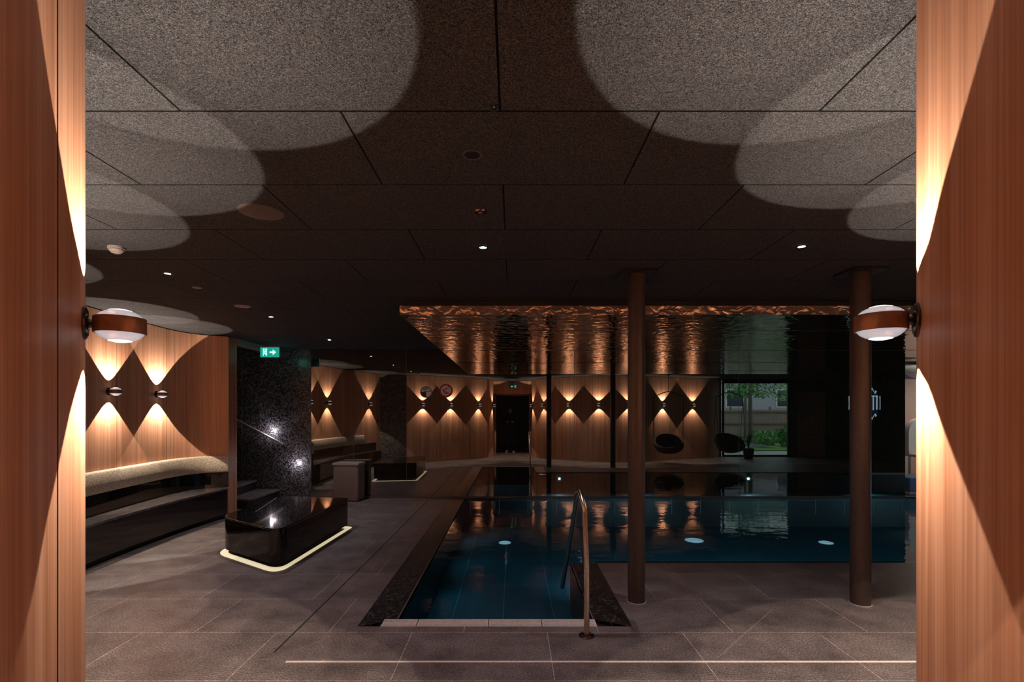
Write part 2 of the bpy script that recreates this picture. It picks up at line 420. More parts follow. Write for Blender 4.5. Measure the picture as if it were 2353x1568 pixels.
# panel joints of the wood
def joint(path, idx, nm, side):
    p = path[idx]; t = (path[idx + 1] - path[idx - 1]).normalized(); n = Vector((-t.y, t.x)) * side
    bm = bmesh.new(); a = p - t * .0018; b = p + t * .0018
    prism(bm, [a - n * .001, b - n * .001, b + n * .0012, a + n * .0012], .0, HC - .012); struct(obj(nm, bm, M['slot']))
kk = 30
for path, idxs, s in ((SL, (35, 60, 74), -1), (SR, (74, 92, 108, 124), 1), (SN, (18, 34, 50), -1)):
    for i in idxs: joint(path, i, 'trim_%d' % kk, s); kk += 1
# black stone return between entry wall and niche
bm = bmesh.new(); prism(bm, [(-3.36, 3.0), (-4.17, 3.1), (-4.3, 2.9), (-3.4, 2.8)], 0, HC); struct(obj('wall_return', bm, M['mosaic']))
bm = bmesh.new(); prism(bm, [(-4.44, 7.82), (-4.44, 8.06), (-4.60, 8.06), (-4.86, 7.86), (-4.6, 7.78)], 0, HC - .012); struct(obj('trim_50', bm, M['wood_post']))
# portal behind the camera
bm = bmesh.new(); box(bm, -.72, .72, -.42, -.30, 2.32, HC); struct(obj('wall_portal', bm, M['wood']))
bm = bmesh.new()
for x in (-.70, .64): box(bm, x, x + .06, -.60, -.45, 0, 2.32)
box(bm, -.70, .70, -.60, -.45, 2.26, 2.32); struct(obj('door_1', bm, M['wood_post']))
bm = bmesh.new(); box(bm, -.84, -.72, -4, -.35, 0, HC); struct(obj('wall_corridor_left', bm, M['mosaic']))
bm = bmesh.new(); box(bm, .72, .84, -4, -.35, 0, HC); struct(obj('wall_corridor_right', bm, M['mosaic']))
# header above the stairs
bm = bmesh.new(); box(bm, -4.62, -4.46, 7.95, D, HC - .085, HC); struct(obj('trim_51', bm, M['speaker_pale']))

# pool: basin, coping, steps
bm = bmesh.new(); zb = -66 * U
box(bm, PX1, XR, PY2, D + .02, zb - .1, zb); box(bm, PX1, PX2, PY1, PY2, zb - .1, zb)
basin = struct(obj('floor_pool', bm, M['basin']))
bm = bmesh.new()
box(bm, PX1 - .1, PX1, PY1 - .1, D, zb, -.065); box(bm, PX1, PX2, PY1 - .1, PY1, zb, -.065); box(bm, PX2, PX2 + .1, PY1 - .1, PY2 - .1, zb, -.065)
box(bm, PX2, XR, PY2 - .1, PY2, zb, -.065); box(bm, PX1 - .1, XR, D - .01, D + .1, zb, 0)
struct(obj('wall_pool', bm, M['basin_dark']))
kk = 60
for i in range(28):
    x = PX1 + .1 + i * 66 * U
    if x > XR - .1: break
    bm = bmesh.new(); box(bm, x - .004, x + .004, D - .014, D - .008, -.30, -.02); struct(obj('trim_%d' % kk, bm, M['grey_plastic'])); kk += 1
# floor inlays
def strip(nm, pts, wd, m, z=.0015):
    bm = bmesh.new()
    A = [Vector(p) for p in pts]; ribbon(bm, offset(A, wd / 2), offset(A, -wd / 2), -.002, z); struct(obj(nm, bm, m))
def G(px, py): # point on the ground under a pixel of the photograph
    t = 197 / (py - 948); return Vector(((px - 1178) * U * t, D * t))
strip('trim_90', [(-179 * U, .3432 * D), (XR - .5, .3432 * D)], .020, M['strip'], .003)
strip('trim_91', [G(630, 1500), G(858, 1277), G(985, 1149)], .012, M['slot'])
strip('trim_92', [G(615, 1518), G(755, 1468)], .006, M['grout'])
strip('trim_93', [G(1452, 1440), G(1545, 1417)], .006, M['grout'])
strip('trim_94', [G(1648, 1514), G(1773, 1403)], .006, M['grout'])
strip('trim_95', [G(1560, 1344), G(1707, 1397)], .006, M['grout'])
strip('trim_96', [G(555, 1520), G(620, 1516)], .006, M['grout'])

# ceiling slab of hammered copper over the pool
sof = empty('hammered_soffit', (-146 * U, .5624 * D, HS))
tag(sof, 'hammered bronze ceiling sheet over the pool with bright copper front edge', 'ceiling panel')
SW = XR + 146 * U; SD = D - .5624 * D
bm = bmesh.new(); box(bm, 0, SW - .01, .012, SD - .002, 0, .012); obj('underside', bm, M['soffit'], sof)
bm = bmesh.new(); box(bm, 0, SW - .01, 0, .012, 0, 11.3 * U); obj('front_band', bm, M['copper'], sof)['label'] = 'bright hammered copper edge band'
bm = bmesh.new(); box(bm, .05, SW - .02, .05, SD - .004, .012, HC - HS - .001); box(bm, 0, .05, .012, SD - .004, .012, 11.3 * U); obj('carcass', bm, M['black'], sof)
for tt in (.675, .89):
    bm = bmesh.new(); yy = (tt - .5624) * D; box(bm, .02, SW - .02, yy - .003, yy + .003, -.0025, 0); obj('sheet_joint', bm, M['column'], sof)

# ------------------------------------------------------------------ water
bm = bmesh.new()
pts = [(PX1, PY1), (PX2, PY1), (PX2, PY2), (XR, PY2), (XR, D), (PX1, D)]
bm.faces.new([bm.verts.new((x, y, -.012)) for x, y in pts])
tag(obj('pool_water', bm, M['water']), 'dark blue pool water, L-shaped and almost level with the floor', 'water', kind='stuff')
g = empty('overflow_grate', (PX0, PY0, 0)); tag(g, 'black pebbled overflow strip along the left pool edge', 'pool grate', 'pool overflow strips')
bm = bmesh.new(); prism(bm, [(0, 0), (PX1 - PX0, PY1 - PY0), (PX1 - PX0, D - PY0), (0, D - PY0)], -.05, -.004); o = obj('pebble_bed', bm, M['grate'], g)
bm = bmesh.new(); box(bm, PX1 - PX0 - .012, PX1 - PX0, PY1 - PY0, D - PY0 - .01, -.04, -.001); obj('inner_rim', bm, M['speaker'], g)
g = empty('overflow_grate', (PX2, PY0, 0)); tag(g, 'black pebbled overflow strip on the right of the pool arm, behind the handrail', 'pool grate', 'pool overflow strips')
ww = PX3 - PX2
bm = bmesh.new(); prism(bm, [(0, PY1 - PY0), (ww, 0), (ww, PY2 - PY0 - .056), (0, PY2 - PY0 - .056)], -.05, -.004); obj('pebble_bed', bm, M['grate'], g)
bm = bmesh.new(); box(bm, 0, .012, PY1 - PY0, PY2 - PY0 - .06, -.04, -.001); obj('inner_rim', bm, M['speaker'], g)
g = empty('overflow_grate', (PX0, PY0, 0)); tag(g, 'pale beige slotted grating across the near end of the pool', 'pool grate', 'pool overflow strips')
x0, x1 = .02, PX3 - PX0 - .02; gi = PY1 - PY0
bm = bmesh.new(); prism(bm, [(0, 0), (PX3 - PX0, 0), (PX2 - PX0, gi), (PX1 - PX0, gi)], -.06, -.03); obj('channel', bm, M['black'], g)
a, b = PX1 - PX0 - .11, PX2 - PX0 + .02
cuts = [a, a + .27, a + .27 + 1.0 * .55, b - .42, b]
for i in range(4):
    bm = bmesh.new(); s0, s1 = cuts[i] + .003, cuts[i + 1] - .003
    for j in range(6):
        y0 = .006 + j * (gi - .006) / 6; box(bm, s0, s1, y0, y0 + (gi - .006) / 6 - .006, -.03, -.003)
    n = int((s1 - s0) / .06)
    for j in range(n + 1): box(bm, s0 + j * (s1 - s0 - .012) / n, s0 + j * (s1 - s0 - .012) / n + .012, .006, gi - .006, -.03, -.0045)
    obj('grating', bm, M['beige_grate'], g)
bm = bmesh.new(); box(bm, PX3, XR, PY2 - .055, PY2, -.06, -.006); c = obj('pool_coping', bm, M['black_stone']); tag(c, 'narrow black stone edge of the pool behind the two columns', 'pool edge')
# pool inlets on the bottom
for i, (px, t, lab) in enumerate(((1160, .877, 'pale round inlet on the pool bottom left of the handrail'), (1595, .893, 'pale round ringed inlet on the pool bottom between the columns, the larger one'), (1898, .877, 'pale round inlet on the pool bottom just left of the right column'))):
    p = W((px - 1178) * t, t, zb); r = empty('pool_inlet', p); tag(r, lab, 'pool inlet', 'inlets on the pool bottom')
    s = (.10, .15, .11)[i]
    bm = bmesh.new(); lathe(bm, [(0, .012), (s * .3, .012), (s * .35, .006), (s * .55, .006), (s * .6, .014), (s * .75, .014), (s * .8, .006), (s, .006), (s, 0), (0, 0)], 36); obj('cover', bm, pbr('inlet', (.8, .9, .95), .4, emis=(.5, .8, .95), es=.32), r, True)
# spots added under water along the walls to light the pool bottom
def area(name, loc, rot, sx, sy, power, colr):
    l = bpy.data.lights.new(name, 'AREA'); l.shape = 'RECTANGLE'; l.size = sx; l.size_y = sy; l.energy = power; l.color = colr
    o = bpy.data.objects.new(name, l); COL.objects.link(o); o.location = loc; o.rotation_euler = rot; return o
def uspot(loc, rot, power):
    l = bpy.data.lights.new('pool_fill_spot', 'SPOT'); l.energy = power; l.color = (.40, .82, 1.0); l.spot_size = math.radians(150); l.spot_blend = 1; l.shadow_soft_size = .02
    o = bpy.data.objects.new('pool_fill_spot', l); COL.objects.link(o); o.location = loc; o.rotation_euler = rot
for x, e in ((1.25, 42), (3.31, 62), (6.3, 48), (9.3, 80)): uspot((x, PY2 + .05, -.16), (PI / 2 - .12, 0, 0), e)
for i in range(4): uspot((PX1 + .04, 4.5 + i * 1.3, -.10), (0, -(PI / 2 - .5), 0), 2.2)

# ------------------------------------------------------------------ wall lamps
def make_wall_lamp():
    r = empty('wall_lamp'); R = .0625
    # local +x points away from the wall; origin on the wall
    bm = bmesh.new(); lathe(bm, [(0, .011), (.034, .011), (.044, .007), (.046, .004), (.046, 0), (0, 0)], 40)
    bmesh.ops.rotate(bm, verts=bm.verts, matrix=Matrix.Rotation(PI / 2, 3, 'Y')); obj('wall_plate', bm, M['plate'], r, True)
    bm = bmesh.new(); tube(bm, [(.008, 0, 0), (.022, 0, 0)], .0115, 18); obj('arm', bm, M['black'], r, True)
    cx = .018 + R
    bm = bmesh.new(); lathe(bm, [(R - .004, -.0225), (R - .001, -.0225), (R, -.0205), (R, .0205), (R - .001, .0225), (R - .004, .0225)], 56, (cx, 0, 0), True); obj('ring', bm, M['ring'], r, True)
    for s in (1, -1):
        prof = [(0, .047 * s)] + [(R * .93 * math.sin(a), (.014 + .033 * math.cos(a)) * s) for a in (.15, .3, .5, .7, .9, 1.1, 1.3, PI / 2)] + [(R * .93, .006 * s), (0, .006 * s)]
        bm = bmesh.new(); lathe(bm, prof, 48, (cx, 0, 0)); ln = obj('lens', bm, M['lens'], r, True)
        bm = bmesh.new(); lathe(bm, [(0, .0478 * s), (R * .25, .0468 * s), (R * .45, .0437 * s), (R * .45, .040 * s), (0, .040 * s)], 28, (cx, 0, 0)); obj('light_core', bm, M['lens_core'], ln, True)
    for s in (1, -1):
        l = bpy.data.lights.new('lamp_beam', 'SPOT'); l.energy = SPOT_W; l.color = SPOT_C; l.spot_size = math.radians(87.5); l.spot_blend = .05; l.shadow_soft_size = .006
        o = bpy.data.objects.new('lamp_beam', l); COL.objects.link(o); o.parent = r; o.location = (cx, 0, .052 * s); o.rotation_euler = (PI if s > 0 else 0, 0, 0)
    return r
ZL = H + 30.3 * U
proto = make_wall_lamp()
def near(path, target):
    t = Vector(target); best = None
    for i in range(len(path) - 1):
        a, b = path[i], path[i + 1]; d = b - a; s = max(0, min(1, (t - a).dot(d) / d.length_squared)); q = a + d * s
        if best is None or (q - t).length < best[0]: best = ((q - t).length, q, d.normalized())
    return best[1], best[2]
lamps = [
 (SL, (-1.193, 1.391), -1, 'large copper ringed wall lamp on the left wooden panel in the foreground'),
 (SR, (1.09, 1.346), 1, 'large copper ringed wall lamp on the right wooden panel in the foreground'),
 (SN, (-4.70 - .06, 5.94), -1, 'copper ringed wall lamp in the seating niche, the left one above the curved bench'),
 (SN, (-4.82, 6.88), -1, 'copper ringed wall lamp in the seating niche, the right one nearer the wooden post'),
 (SN, (-4.30, 3.84), -1, 'wall lamp mirrored just left of the dark upright gap in the stone wall'),
 (SL, (-2.08, 2.14), -1, 'wall lamp mirrored under the red ringed sign'),
 (SL, (-2.86, 2.84), -1, 'wall lamp mirrored under the grey round sign, just right of the dark gap'),
 (SL, (-.73, .42), -1, 'wall lamp mirrored on the left edge of the dark doorway'),
 (SR, (.72, .42), 1, 'wall lamp mirrored on the right edge of the dark doorway'),
 (SR, (1.90, 2.03), 1, 'wall lamp mirrored in the stone wall between the reflections of the two columns'),
 (SR, (2.80, 2.60), 1, 'wall lamp mirrored just right of the second column reflection'),
 (SR, (3.75, 2.68), 1, 'wall lamp mirrored half behind the near dark column'),
 (SR, (5.0, 2.10), 1, 'wall lamp mirrored above the left hanging chair'),
 (SR, (6.25, 1.50), 1, 'wall lamp mirrored on the last panel beside the garden window')]
for i, (path, tg, side, lab) in enumerate(lamps):
    q, t = near(path, tg); n = Vector((-t.y, t.x)) * side
    o = proto if i == 0 else copy_tree(proto)
    o.location = (q.x, q.y, ZL); o.rotation_euler = (0, 0, math.atan2(n.y, n.x))
    tag(o, lab, 'wall lamp', 'copper ringed wall lamps')

# ------------------------------------------------------------------ ceiling fittings
def C(px, py): # point on the ceiling above a pixel
    t = 145.6 / (948 - py); return Vector(((px - 1178) * U * t, D * t, HC))
def make_downlight():
    r = empty('downlight')
    bm = bmesh.new(); lathe(bm, [(.024, -.001), (.038, -.001), (.040, -.004), (.038, -.006), (.026, -.006)], 32, closed=True); obj('trim_ring', bm, M['black'], r, True)
    bm = bmesh.new(); lathe(bm, [(0, -.003), (.024, -.003), (.024, -.001), (0, -.001)], 24); obj('lamp', bm, M['down'], r)
    l = bpy.data.lights.new('downlight_beam', 'SPOT'); l.energy = DOWN_W; l.color = DOWN_C; l.spot_size = math.radians(95); l.spot_blend = 1; l.shadow_soft_size = .02
    o = bpy.data.objects.new('downlight_beam', l); COL.objects.link(o); o.parent = r; o.location = (0, 0, -.01)
    return r
d0 = make_downlight()
dl = [((1110, 568), 'bright downlight in the middle of the ceiling, brightest of all'), ((1842, 566), 'bright ceiling downlight right of the near column'),
      ((385, 628), 'downlight in the ceiling above the seating niche, nearest to the left lamp'), ((623, 728), 'downlight in the left ceiling behind the pale oval disc'),
      ((757, 781), 'farthest downlight of the left row, close to the stone wall')]
for i, (p, lab) in enumerate(dl):
    o = d0 if i == 0 else copy_tree(d0); o.location = C(*p); tag(o, lab, 'downlight', 'lit ceiling downlights')
r = empty('downlight', C(1085, 356)); tag(r, 'unlit black recessed hole of a downlight in the middle of the ceiling', 'downlight')
bm = bmesh.new(); lathe(bm, [(.036, -.003), (.042, -.003), (.043, 0), (.036, 0)], 32, closed=True); obj('trim_ring', bm, M['speaker'], r, True)
bm = bmesh.new(); lathe(bm, [(0, -.001), (.036, -.001), (.036, 0), (0, 0)], 32); obj('recess', bm, M['black'], r)
r = empty('spotlight', C(1104, 486)); tag(r, 'unlit brass rimmed spotlight in the ceiling behind the black hole', 'spotlight')
bm = bmesh.new(); lathe(bm, [(.022, -.012), (.034, -.010), (.038, 0), (.022, 0)], 32, closed=True); obj('rim', bm, M['steel_dark'], r, True)
bm = bmesh.new(); lathe(bm, [(0, -.016), (.012, -.012), (.022, -.004), (0, -.004)], 32); obj('lens', bm, M['chrome'], r, True)
r = empty('sprinkler', C(1135, 243)); tag(r, 'tiny dark sprinkler head in the ceiling beside the long panel joint', 'sprinkler')
bm = bmesh.new(); lathe(bm, [(0, -.022), (.010, -.022), (.010, -.019), (.003, -.017), (.003, -.006), (.016, -.004), (.017, 0), (0, 0)], 24); obj('head', bm, M['chrome'], r, True)
for p, rad, m, lab in (((600, 487), .125, M['speaker'], 'flat round dark speaker cover in the ceiling at the edge of a light circle'),
                       ((557, 704), .085, M['speaker_pale'], 'flat pale oval looking speaker cover in the left ceiling'),
                       ((453, 661), .042, M['speaker_pale'], 'small flat pale disc in the left ceiling beside a downlight')):
    r = empty('ceiling_speaker', C(*p)); tag(r, lab, 'speaker')
    bm = bmesh.new(); lathe(bm, [(0, -.006), (rad * .9, -.006), (rad, -.003), (rad, 0), (0, 0)], 40); obj('cover', bm, m, r, True)
r = empty('smoke_detector', C(267, 568)); tag(r, 'grey dome smoke detector on the left ceiling', 'smoke detector')
bm = bmesh.new(); lathe(bm, [(0, 0), (.052, 0), (.052, -.014), (.0, -.014)], 32); obj('base', bm, M['grey_plastic'], r, True)
bm = bmesh.new(); lathe(bm, [(.046, -.014), (.046, -.024), (.030, -.042), (.012, -.048), (0, -.048)], 32); obj('dome', bm, M['speaker_pale'], r, True)

# ------------------------------------------------------------------ columns
def column(px, t, rad, lab):
    p = W((px - 1178) * t, t); r = empty('round_column', p); tag(r, lab, 'column', 'brown steel columns')
    bm = bmesh.new(); lathe(bm, [(rad, 0), (rad, HC - .02)], 56); bmesh.ops.contextual_create(bm, geom=[e for e in bm.edges if e.is_boundary]); obj('shaft', bm, M['column'], r, True)
    bm = bmesh.new(); lathe(bm, [(rad + .001, 0), (rad + .008, 0), (rad + .008, .006), (rad + .001, .008)], 56, closed=True); obj('base_ring', bm, M['grey_plastic'], r, True)
    bm = bmesh.new(); box(bm, -.14, .14, -.14, .14, HC - .02, HC - .001); obj('head_plate', bm, M['black'], r)
column(1462.5, .4530, .0725, 'nearer-to-centre brown round steel column by the pool corner')
column(1977, .4475, .0765, 'right brown round steel column partly behind the right wall lamp')

# ------------------------------------------------------------------ pool handrail
t = .3832; fx = (1348 - 1178) * U * t; fy = D * t
r = empty('pool_handrail', (fx, fy, 0)); tag(r, 'bent stainless steel tube handrail leading down into the pool', 'handrail')
def V3(px, py, t): return Vector(((px - 1178) * U * t - fx, D * t - fy, H - (py - 948) * U * t))
top = V3(1344, 1170, .3835); apex = V3(1330, 1130, .40); down = V3(1298, 1312, .50)
path = [Vector((0, 0, .012)), Vector((0, 0, .5)), top - Vector((0, 0, .04)), top, top * .6 + apex * .4 + Vector((0, 0, .022)), apex + Vector((.006, -.015, .004)), apex + Vector((-.004, .02, -.014)), apex * .6 + down * .4, down, down + (down - apex) * .28]
bm = bmesh.new(); tube(bm, path, .0205, 22); obj('rail_tube', bm, M['steel'], r, True)
bm = bmesh.new(); lathe(bm, [(.021, .010), (.050, .010), (.056, .006), (.056, 0), (.021, 0)], 40, closed=True); fl = obj('floor_flange', bm, M['steel_dark'], r, True)
for a in range(4):
    bm = bmesh.new(); lathe(bm, [(0, .016), (.005, .015), (.006, .010), (0, .010)], 12, (.038 * math.cos(a * PI / 2 + .5), .038 * math.sin(a * PI / 2 + .5), 0)); obj('screw', bm, M['steel'], fl, True)

# ------------------------------------------------------------------ niche bench and cushion
front = spline([(-4.04, 3.5), (-4.18, 4.2), (-4.33, 5.0), (-4.40, 5.8), (-4.42, 6.6), (-4.385, 7.35), (-4.34, 7.62)], 10)
def resample(p, n):
    ls = [0]
    for a, b in zip(p, p[1:]): ls.append(ls[-1] + (b - a).length)
    out = []; j = 0
    for i in range(n):
        s = ls[-1] * i / (n - 1)
        while j < len(ls) - 2 and ls[j + 1] < s: j += 1
        f = (s - ls[j]) / max(1e-9, ls[j + 1] - ls[j]); out.append(p[j].lerp(p[j + 1], f))
    return out
wallside = [q for q in SN if q.y > 3.45]
wall_in = offset(wallside, -.003)
FA, FB = resample(front, 60), resample(wall_in, 60)
r = empty('built_in_bench', (0, 0, 0)); tag(r, 'black polished stone bench built along the curved wooden niche wall', 'bench')
bm = bmesh.new(); ribbon(bm, FA, FB, .07, .43); obj('bench_body', bm, M['black_stone'], r)
bm = bmesh.new(); ribbon(bm, [a.lerp(b, .18) for a, b in zip(FA, FB)], [a.lerp(b, .98) for a, b in zip(FA, FB)], 0, .07); obj('plinth', bm, M['black'], r)
bm = bmesh.new(); ribbon(bm, FA, FB, .43, .455); obj('seat_slab', bm, M['seat_stone'], r)['label'] = 'speckled grey granite seat'
bm = bmesh.new(); ribbon(bm, resample(offset(wallside, -.045), 60), FB, .455, .69); obj('back_panel', bm, M['black_stone'], r)
cw = [q for q in wallside if q.y > 4.15]
ca = resample(offset(cw, -.005), 70); 
prof = [(0, .70), (.058, .69), (.072, .71), (.075, .80), (.068, .90), (.055, .932), (.03, .945), (0, .945)]
bm = bmesh.new(); rings = []
offs = [resample(offset(cw, -.005 - d), 70) for d, z in prof]
for i in range(70): rings.append([bm.verts.new((offs[k2][i].x, offs[k2][i].y, prof[k2][1])) for k2 in range(len(prof))])
for A, B in zip(rings, rings[1:]):
    for k2 in range(len(prof)): bm.faces.new((A[k2], A[(k2 + 1) % len(prof)], B[(k2 + 1) % len(prof)], B[k2]))
bm.faces.new(rings[0]); bm.faces.new(rings[-1][::-1])
o = obj('back_cushion', bm, M['fabric'], smooth=True); bev(o, .006, 2); tag(o, 'long curved woven beige back cushion along the niche wall', 'cushion')

# ------------------------------------------------------------------ free-standing stone block with a band of floor light
bp = [(-290 * U, .538 * D), (-279 * U, .742 * D), (-398 * U, .757 * D), (-412 * U, .612 * D)]
r = empty('stone_block_seat', (-345 * U, .66 * D, 0)); tag(r, 'polished black stone block seat with a glowing band of light around its foot', 'block seat')
cen = Vector((-345 * U, .66 * D))
foot = [p - cen for p in rrect(bp, [.22, .07, .1, .22], 10)]
bm = bmesh.new(); prism(bm, foot, .055, .40); obj('body', bm, M['black_stone'], r, True)
bm = bmesh.new(); prism(bm, [p * 1.004 for p in foot], .40, 51 * U); o = obj('top_slab', bm, M['black_stone'], r, True); bev(o, .004, 2)
bm = bmesh.new(); prism(bm, [p * .86 for p in foot], 0, .055); obj('plinth', bm, M['black'], r)
bm = bmesh.new(); inner = [p * .95 for p in foot]; n = len(foot)  # light spilling from under the block, put into a glowing floor band
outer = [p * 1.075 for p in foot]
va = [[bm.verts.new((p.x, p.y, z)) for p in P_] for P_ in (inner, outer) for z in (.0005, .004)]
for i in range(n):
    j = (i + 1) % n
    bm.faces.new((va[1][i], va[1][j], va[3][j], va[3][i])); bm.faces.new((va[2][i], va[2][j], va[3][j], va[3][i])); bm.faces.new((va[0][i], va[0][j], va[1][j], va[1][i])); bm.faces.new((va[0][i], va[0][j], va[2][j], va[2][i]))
o = obj('floor_light_band', bm, M['led_spill'], r); o['label'] = 'warm white band of light on the floor'
a, b = Vector((-377 * U, .637 * D)) - cen, Vector((-410 * U * .985, .745 * D)) - cen
bm = bmesh.new(); ribbon(bm, offset([a, b], .003), offset([a, b], -.003), 51 * U - .002, 51 * U + .0008); obj('seam', bm, M['grey_plastic'], r)

# ------------------------------------------------------------------ steps and stair handrail at the far left
st = empty('staircase', (-4.39, D, 0)); tag(st, 'dark stone stairs rising to the left along the sparkling wall', 'stairs')
edges = [(-4.39, -4.36, .885), (-4.83, -4.74, .895), (-5.27, -5.15, .89), (-5.7, -5.6, .89), (-6.1, -6.0, .89)]
for i, (xa, xb, tt) in enumerate(edges):
    y0 = tt * D
    pts = rrect([(xa, D - .002), (xb, y0), (-8.1, y0), (-8.1, D - .002)], [0, .12, 0, 0], 8)
    pts = [Vector((p.x + 4.39, p.y - D)) for p in pts]
    bm = bmesh.new(); prism(bm, pts, i * 21 * U, (i + 1) * 21 * U - .03); s = obj('riser', bm, M['black'], st)
    pts2 = [p + Vector((.012, 0)) for p in pts[:-2]] + pts[-2:]
    bm = bmesh.new(); prism(bm, pts2, (i + 1) * 21 * U - .03, (i + 1) * 21 * U); obj('tread', bm, M['floor'], st)
h = empty('stair_handrail', (-525 * U, D, H - 72 * U)); tag(h, 'slim straight steel handrail fixed to the stair wall', 'handrail')
a = Vector((0, -.07, 0)); b = Vector((-1.6, -.07, 1.6 * 55 / 104)); 
bm = bmesh.new(); tube(bm, [a, b], .019, 16); obj('rail', bm, M['steel_pale'], h, True)
for f in (.12, .5, .85):
    q = a.lerp(b, f); bm = bmesh.new(); tube(bm, [q, q + Vector((0, .03, -.03)), q + Vector((0, .068, -.03))], .008, 10); obj('bracket', bm, M['black'], h, True)
for px, py, lab in ((628, 990, 'tiny bright white glint on the stair wall beside the handrail'), (685, 1065, 'tiny bright white glint on the stair wall, lower and farther right')):
    p = W(px - 1178, 1.0, H - (py - 948) * U); q = empty('wall_glint', (p.x, D, p.z)); tag(q, lab, 'wall glint', 'small white glints on the stair wall')
    bm = bmesh.new(); lathe(bm, [(0, .004), (.006, .003), (.008, 0), (0, 0)], 20); bmesh.ops.rotate(bm, verts=bm.verts, matrix=Matrix.Rotation(PI / 2, 3, 'X')); obj('lens', bm, M['down'], q, True)  # glowing disc added in place of a glint on the stone
    l = bpy.data.lights.new('glint_glow', 'POINT'); l.energy = 2.8; l.color = (.86, .84, 1.0); l.shadow_soft_size = .02  # added light, spreads the glint over the wall around it
    o = bpy.data.objects.new('glint_glow', l); COL.objects.link(o); o.parent = q; o.location = (0, -.07, 0)

# ------------------------------------------------------------------ waste bin
tb = .97
b0 = empty('waste_bin', W(-366, tb + .005)); b0.rotation_euler = (0, 0, math.radians(-6)); tag(b0, 'taupe upright waste bin with a flat lid against the dark stone wall', 'bin')
bw, bd, bh = .235, .16, .66
prf = rrect([(-bw, -bd), (bw, -bd), (bw, bd), (-bw, bd)], .03, 5)
bm = bmesh.new(); rings = []
for z, s in ((0.02, .96), (.1, 1.0), (.35, 1.02), (.55, 1.0), (bh, .97)): rings.append([bm.verts.new((p.x * s, p.y * s, z)) for p in prf])
for A, B in zip(rings, rings[1:]):
    for i in range(len(prf)): bm.faces.new((A[i], A[(i + 1) % len(prf)], B[(i + 1) % len(prf)], B[i]))
bm.faces.new(rings[0][::-1]); bm.faces.new(rings[-1]); obj('bin_body', bm, M['bin'], b0, True)
bm = bmesh.new(); prism(bm, [p * 1.06 for p in prf], bh - .005, bh + .04); bev(obj('lid', bm, M['bin_lid'], b0, True), .006, 3)
bm = bmesh.new(); prism(bm, [p * .93 for p in prf], 0, .02); obj('base', bm, M['black'], b0)

# ------------------------------------------------------------------ signs
def circle(r, n=36, c=(0, 0)): return [(c[0] + r * math.cos(2 * PI * i / n), c[1] + r * math.sin(2 * PI * i / n)) for i in range(n)]
def bar(bm, a, b, wd, y0, y1):
    a, b = Vector(a), Vector(b); d = (b - a).normalized(); n = Vector((-d.y, d.x)) * wd / 2
    prism_y(bm, [a + n, a - n, b - n, b + n], y0, y1)
def exit_sign(loc, wd, ht, rz, lab, cord, gm='exit_green', wm='exit_white'):
    r = empty('exit_sign', loc, rz); tag(r, lab, 'exit sign', 'green exit signs')
    bm = bmesh.new(); box(bm, -wd / 2, wd / 2, -.012, .012, -ht / 2, ht / 2); f = obj('panel', bm, M[gm], r)
    s = ht
    bm = bmesh.new(); y0, y1 = -.016, -.0121
    cx = wd * .18
    bar(bm, (cx - s * .32, 0), (cx + s * .05, 0), s * .16, y0, y1)
    prism_y(bm, [(cx, s * .28), (cx, -s * .28), (cx + s * .34, 0)], y0, y1)
    obj('arrow', bm, M[wm], f)
    bm = bmesh.new(); dx = -wd * .24
    for q in ((-.2, -.36, -.14, .36), (.14, -.36, .2, .36), (-.2, .30, .2, .36)): prism_y(bm, [(dx + q[0] * s, q[1] * s), (dx + q[2] * s, q[1] * s), (dx + q[2] * s, q[3] * s), (dx + q[0] * s, q[3] * s)], y0, y1)
    prism_y(bm, circle(s * .06, 12, (dx + .02 * s, .2 * s)), y0, y1)
    for p, q in (((.02, .13), (-.02, -.06)), ((-.02, -.06), (.09, -.16)), ((.09, -.16), (.07, -.30)), ((-.02, -.06), (-.10, -.2)), ((0, .1), (.1, .02)), ((0, .1), (-.1, .03))):
        bar(bm, (dx + p[0] * s, p[1] * s), (dx + q[0] * s, q[1] * s), s * .06, y0, y1)
    obj('running_figure_and_door', bm, M[wm], f)
    bm = bmesh.new(); box(bm, -wd / 2, wd / 2, .0121, .016, -ht / 2, ht / 2); obj('back_plate', bm, M['column'], r)
    bm = bmesh.new(); box(bm, -wd / 2 - .004, wd / 2 + .004, -.018, .018, ht / 2, ht / 2 + .02)
    if cord > 0: box(bm, -.01, .01, -.006, .006, ht / 2 + .02, ht / 2 + cord)
    obj('housing', bm, M['grey_plastic'], r); return r
ze = H + (948 - 810) * U * .905
exit_sign((-558 * U * .905, .905 * D, ze), .315, .165, 0, 'green glowing exit sign with white arrow above the stairs', HC - ze - .165 / 2)
exit_sign((.03, -.24, HC - .21), .30, .14, PI, 'small green exit sign mirrored above the dark doorway', .138, 'exit_green_dim')
exit_sign(((1880 - 1178) * U * 1.9, .72, HC - .13), .34, .15, PI, 'small green exit sign mirrored over the brown glass door at the right', .05, 'exit_green_dim')
l = bpy.data.lights.new('exit_glow', 'POINT'); l.energy = .5; l.color = (.1, .8, .7); l.shadow_soft_size = .05
o = bpy.data.objects.new('exit_glow', l); COL.objects.link(o); o.location = (-558 * U * .905, .95 * D, ze - .05)
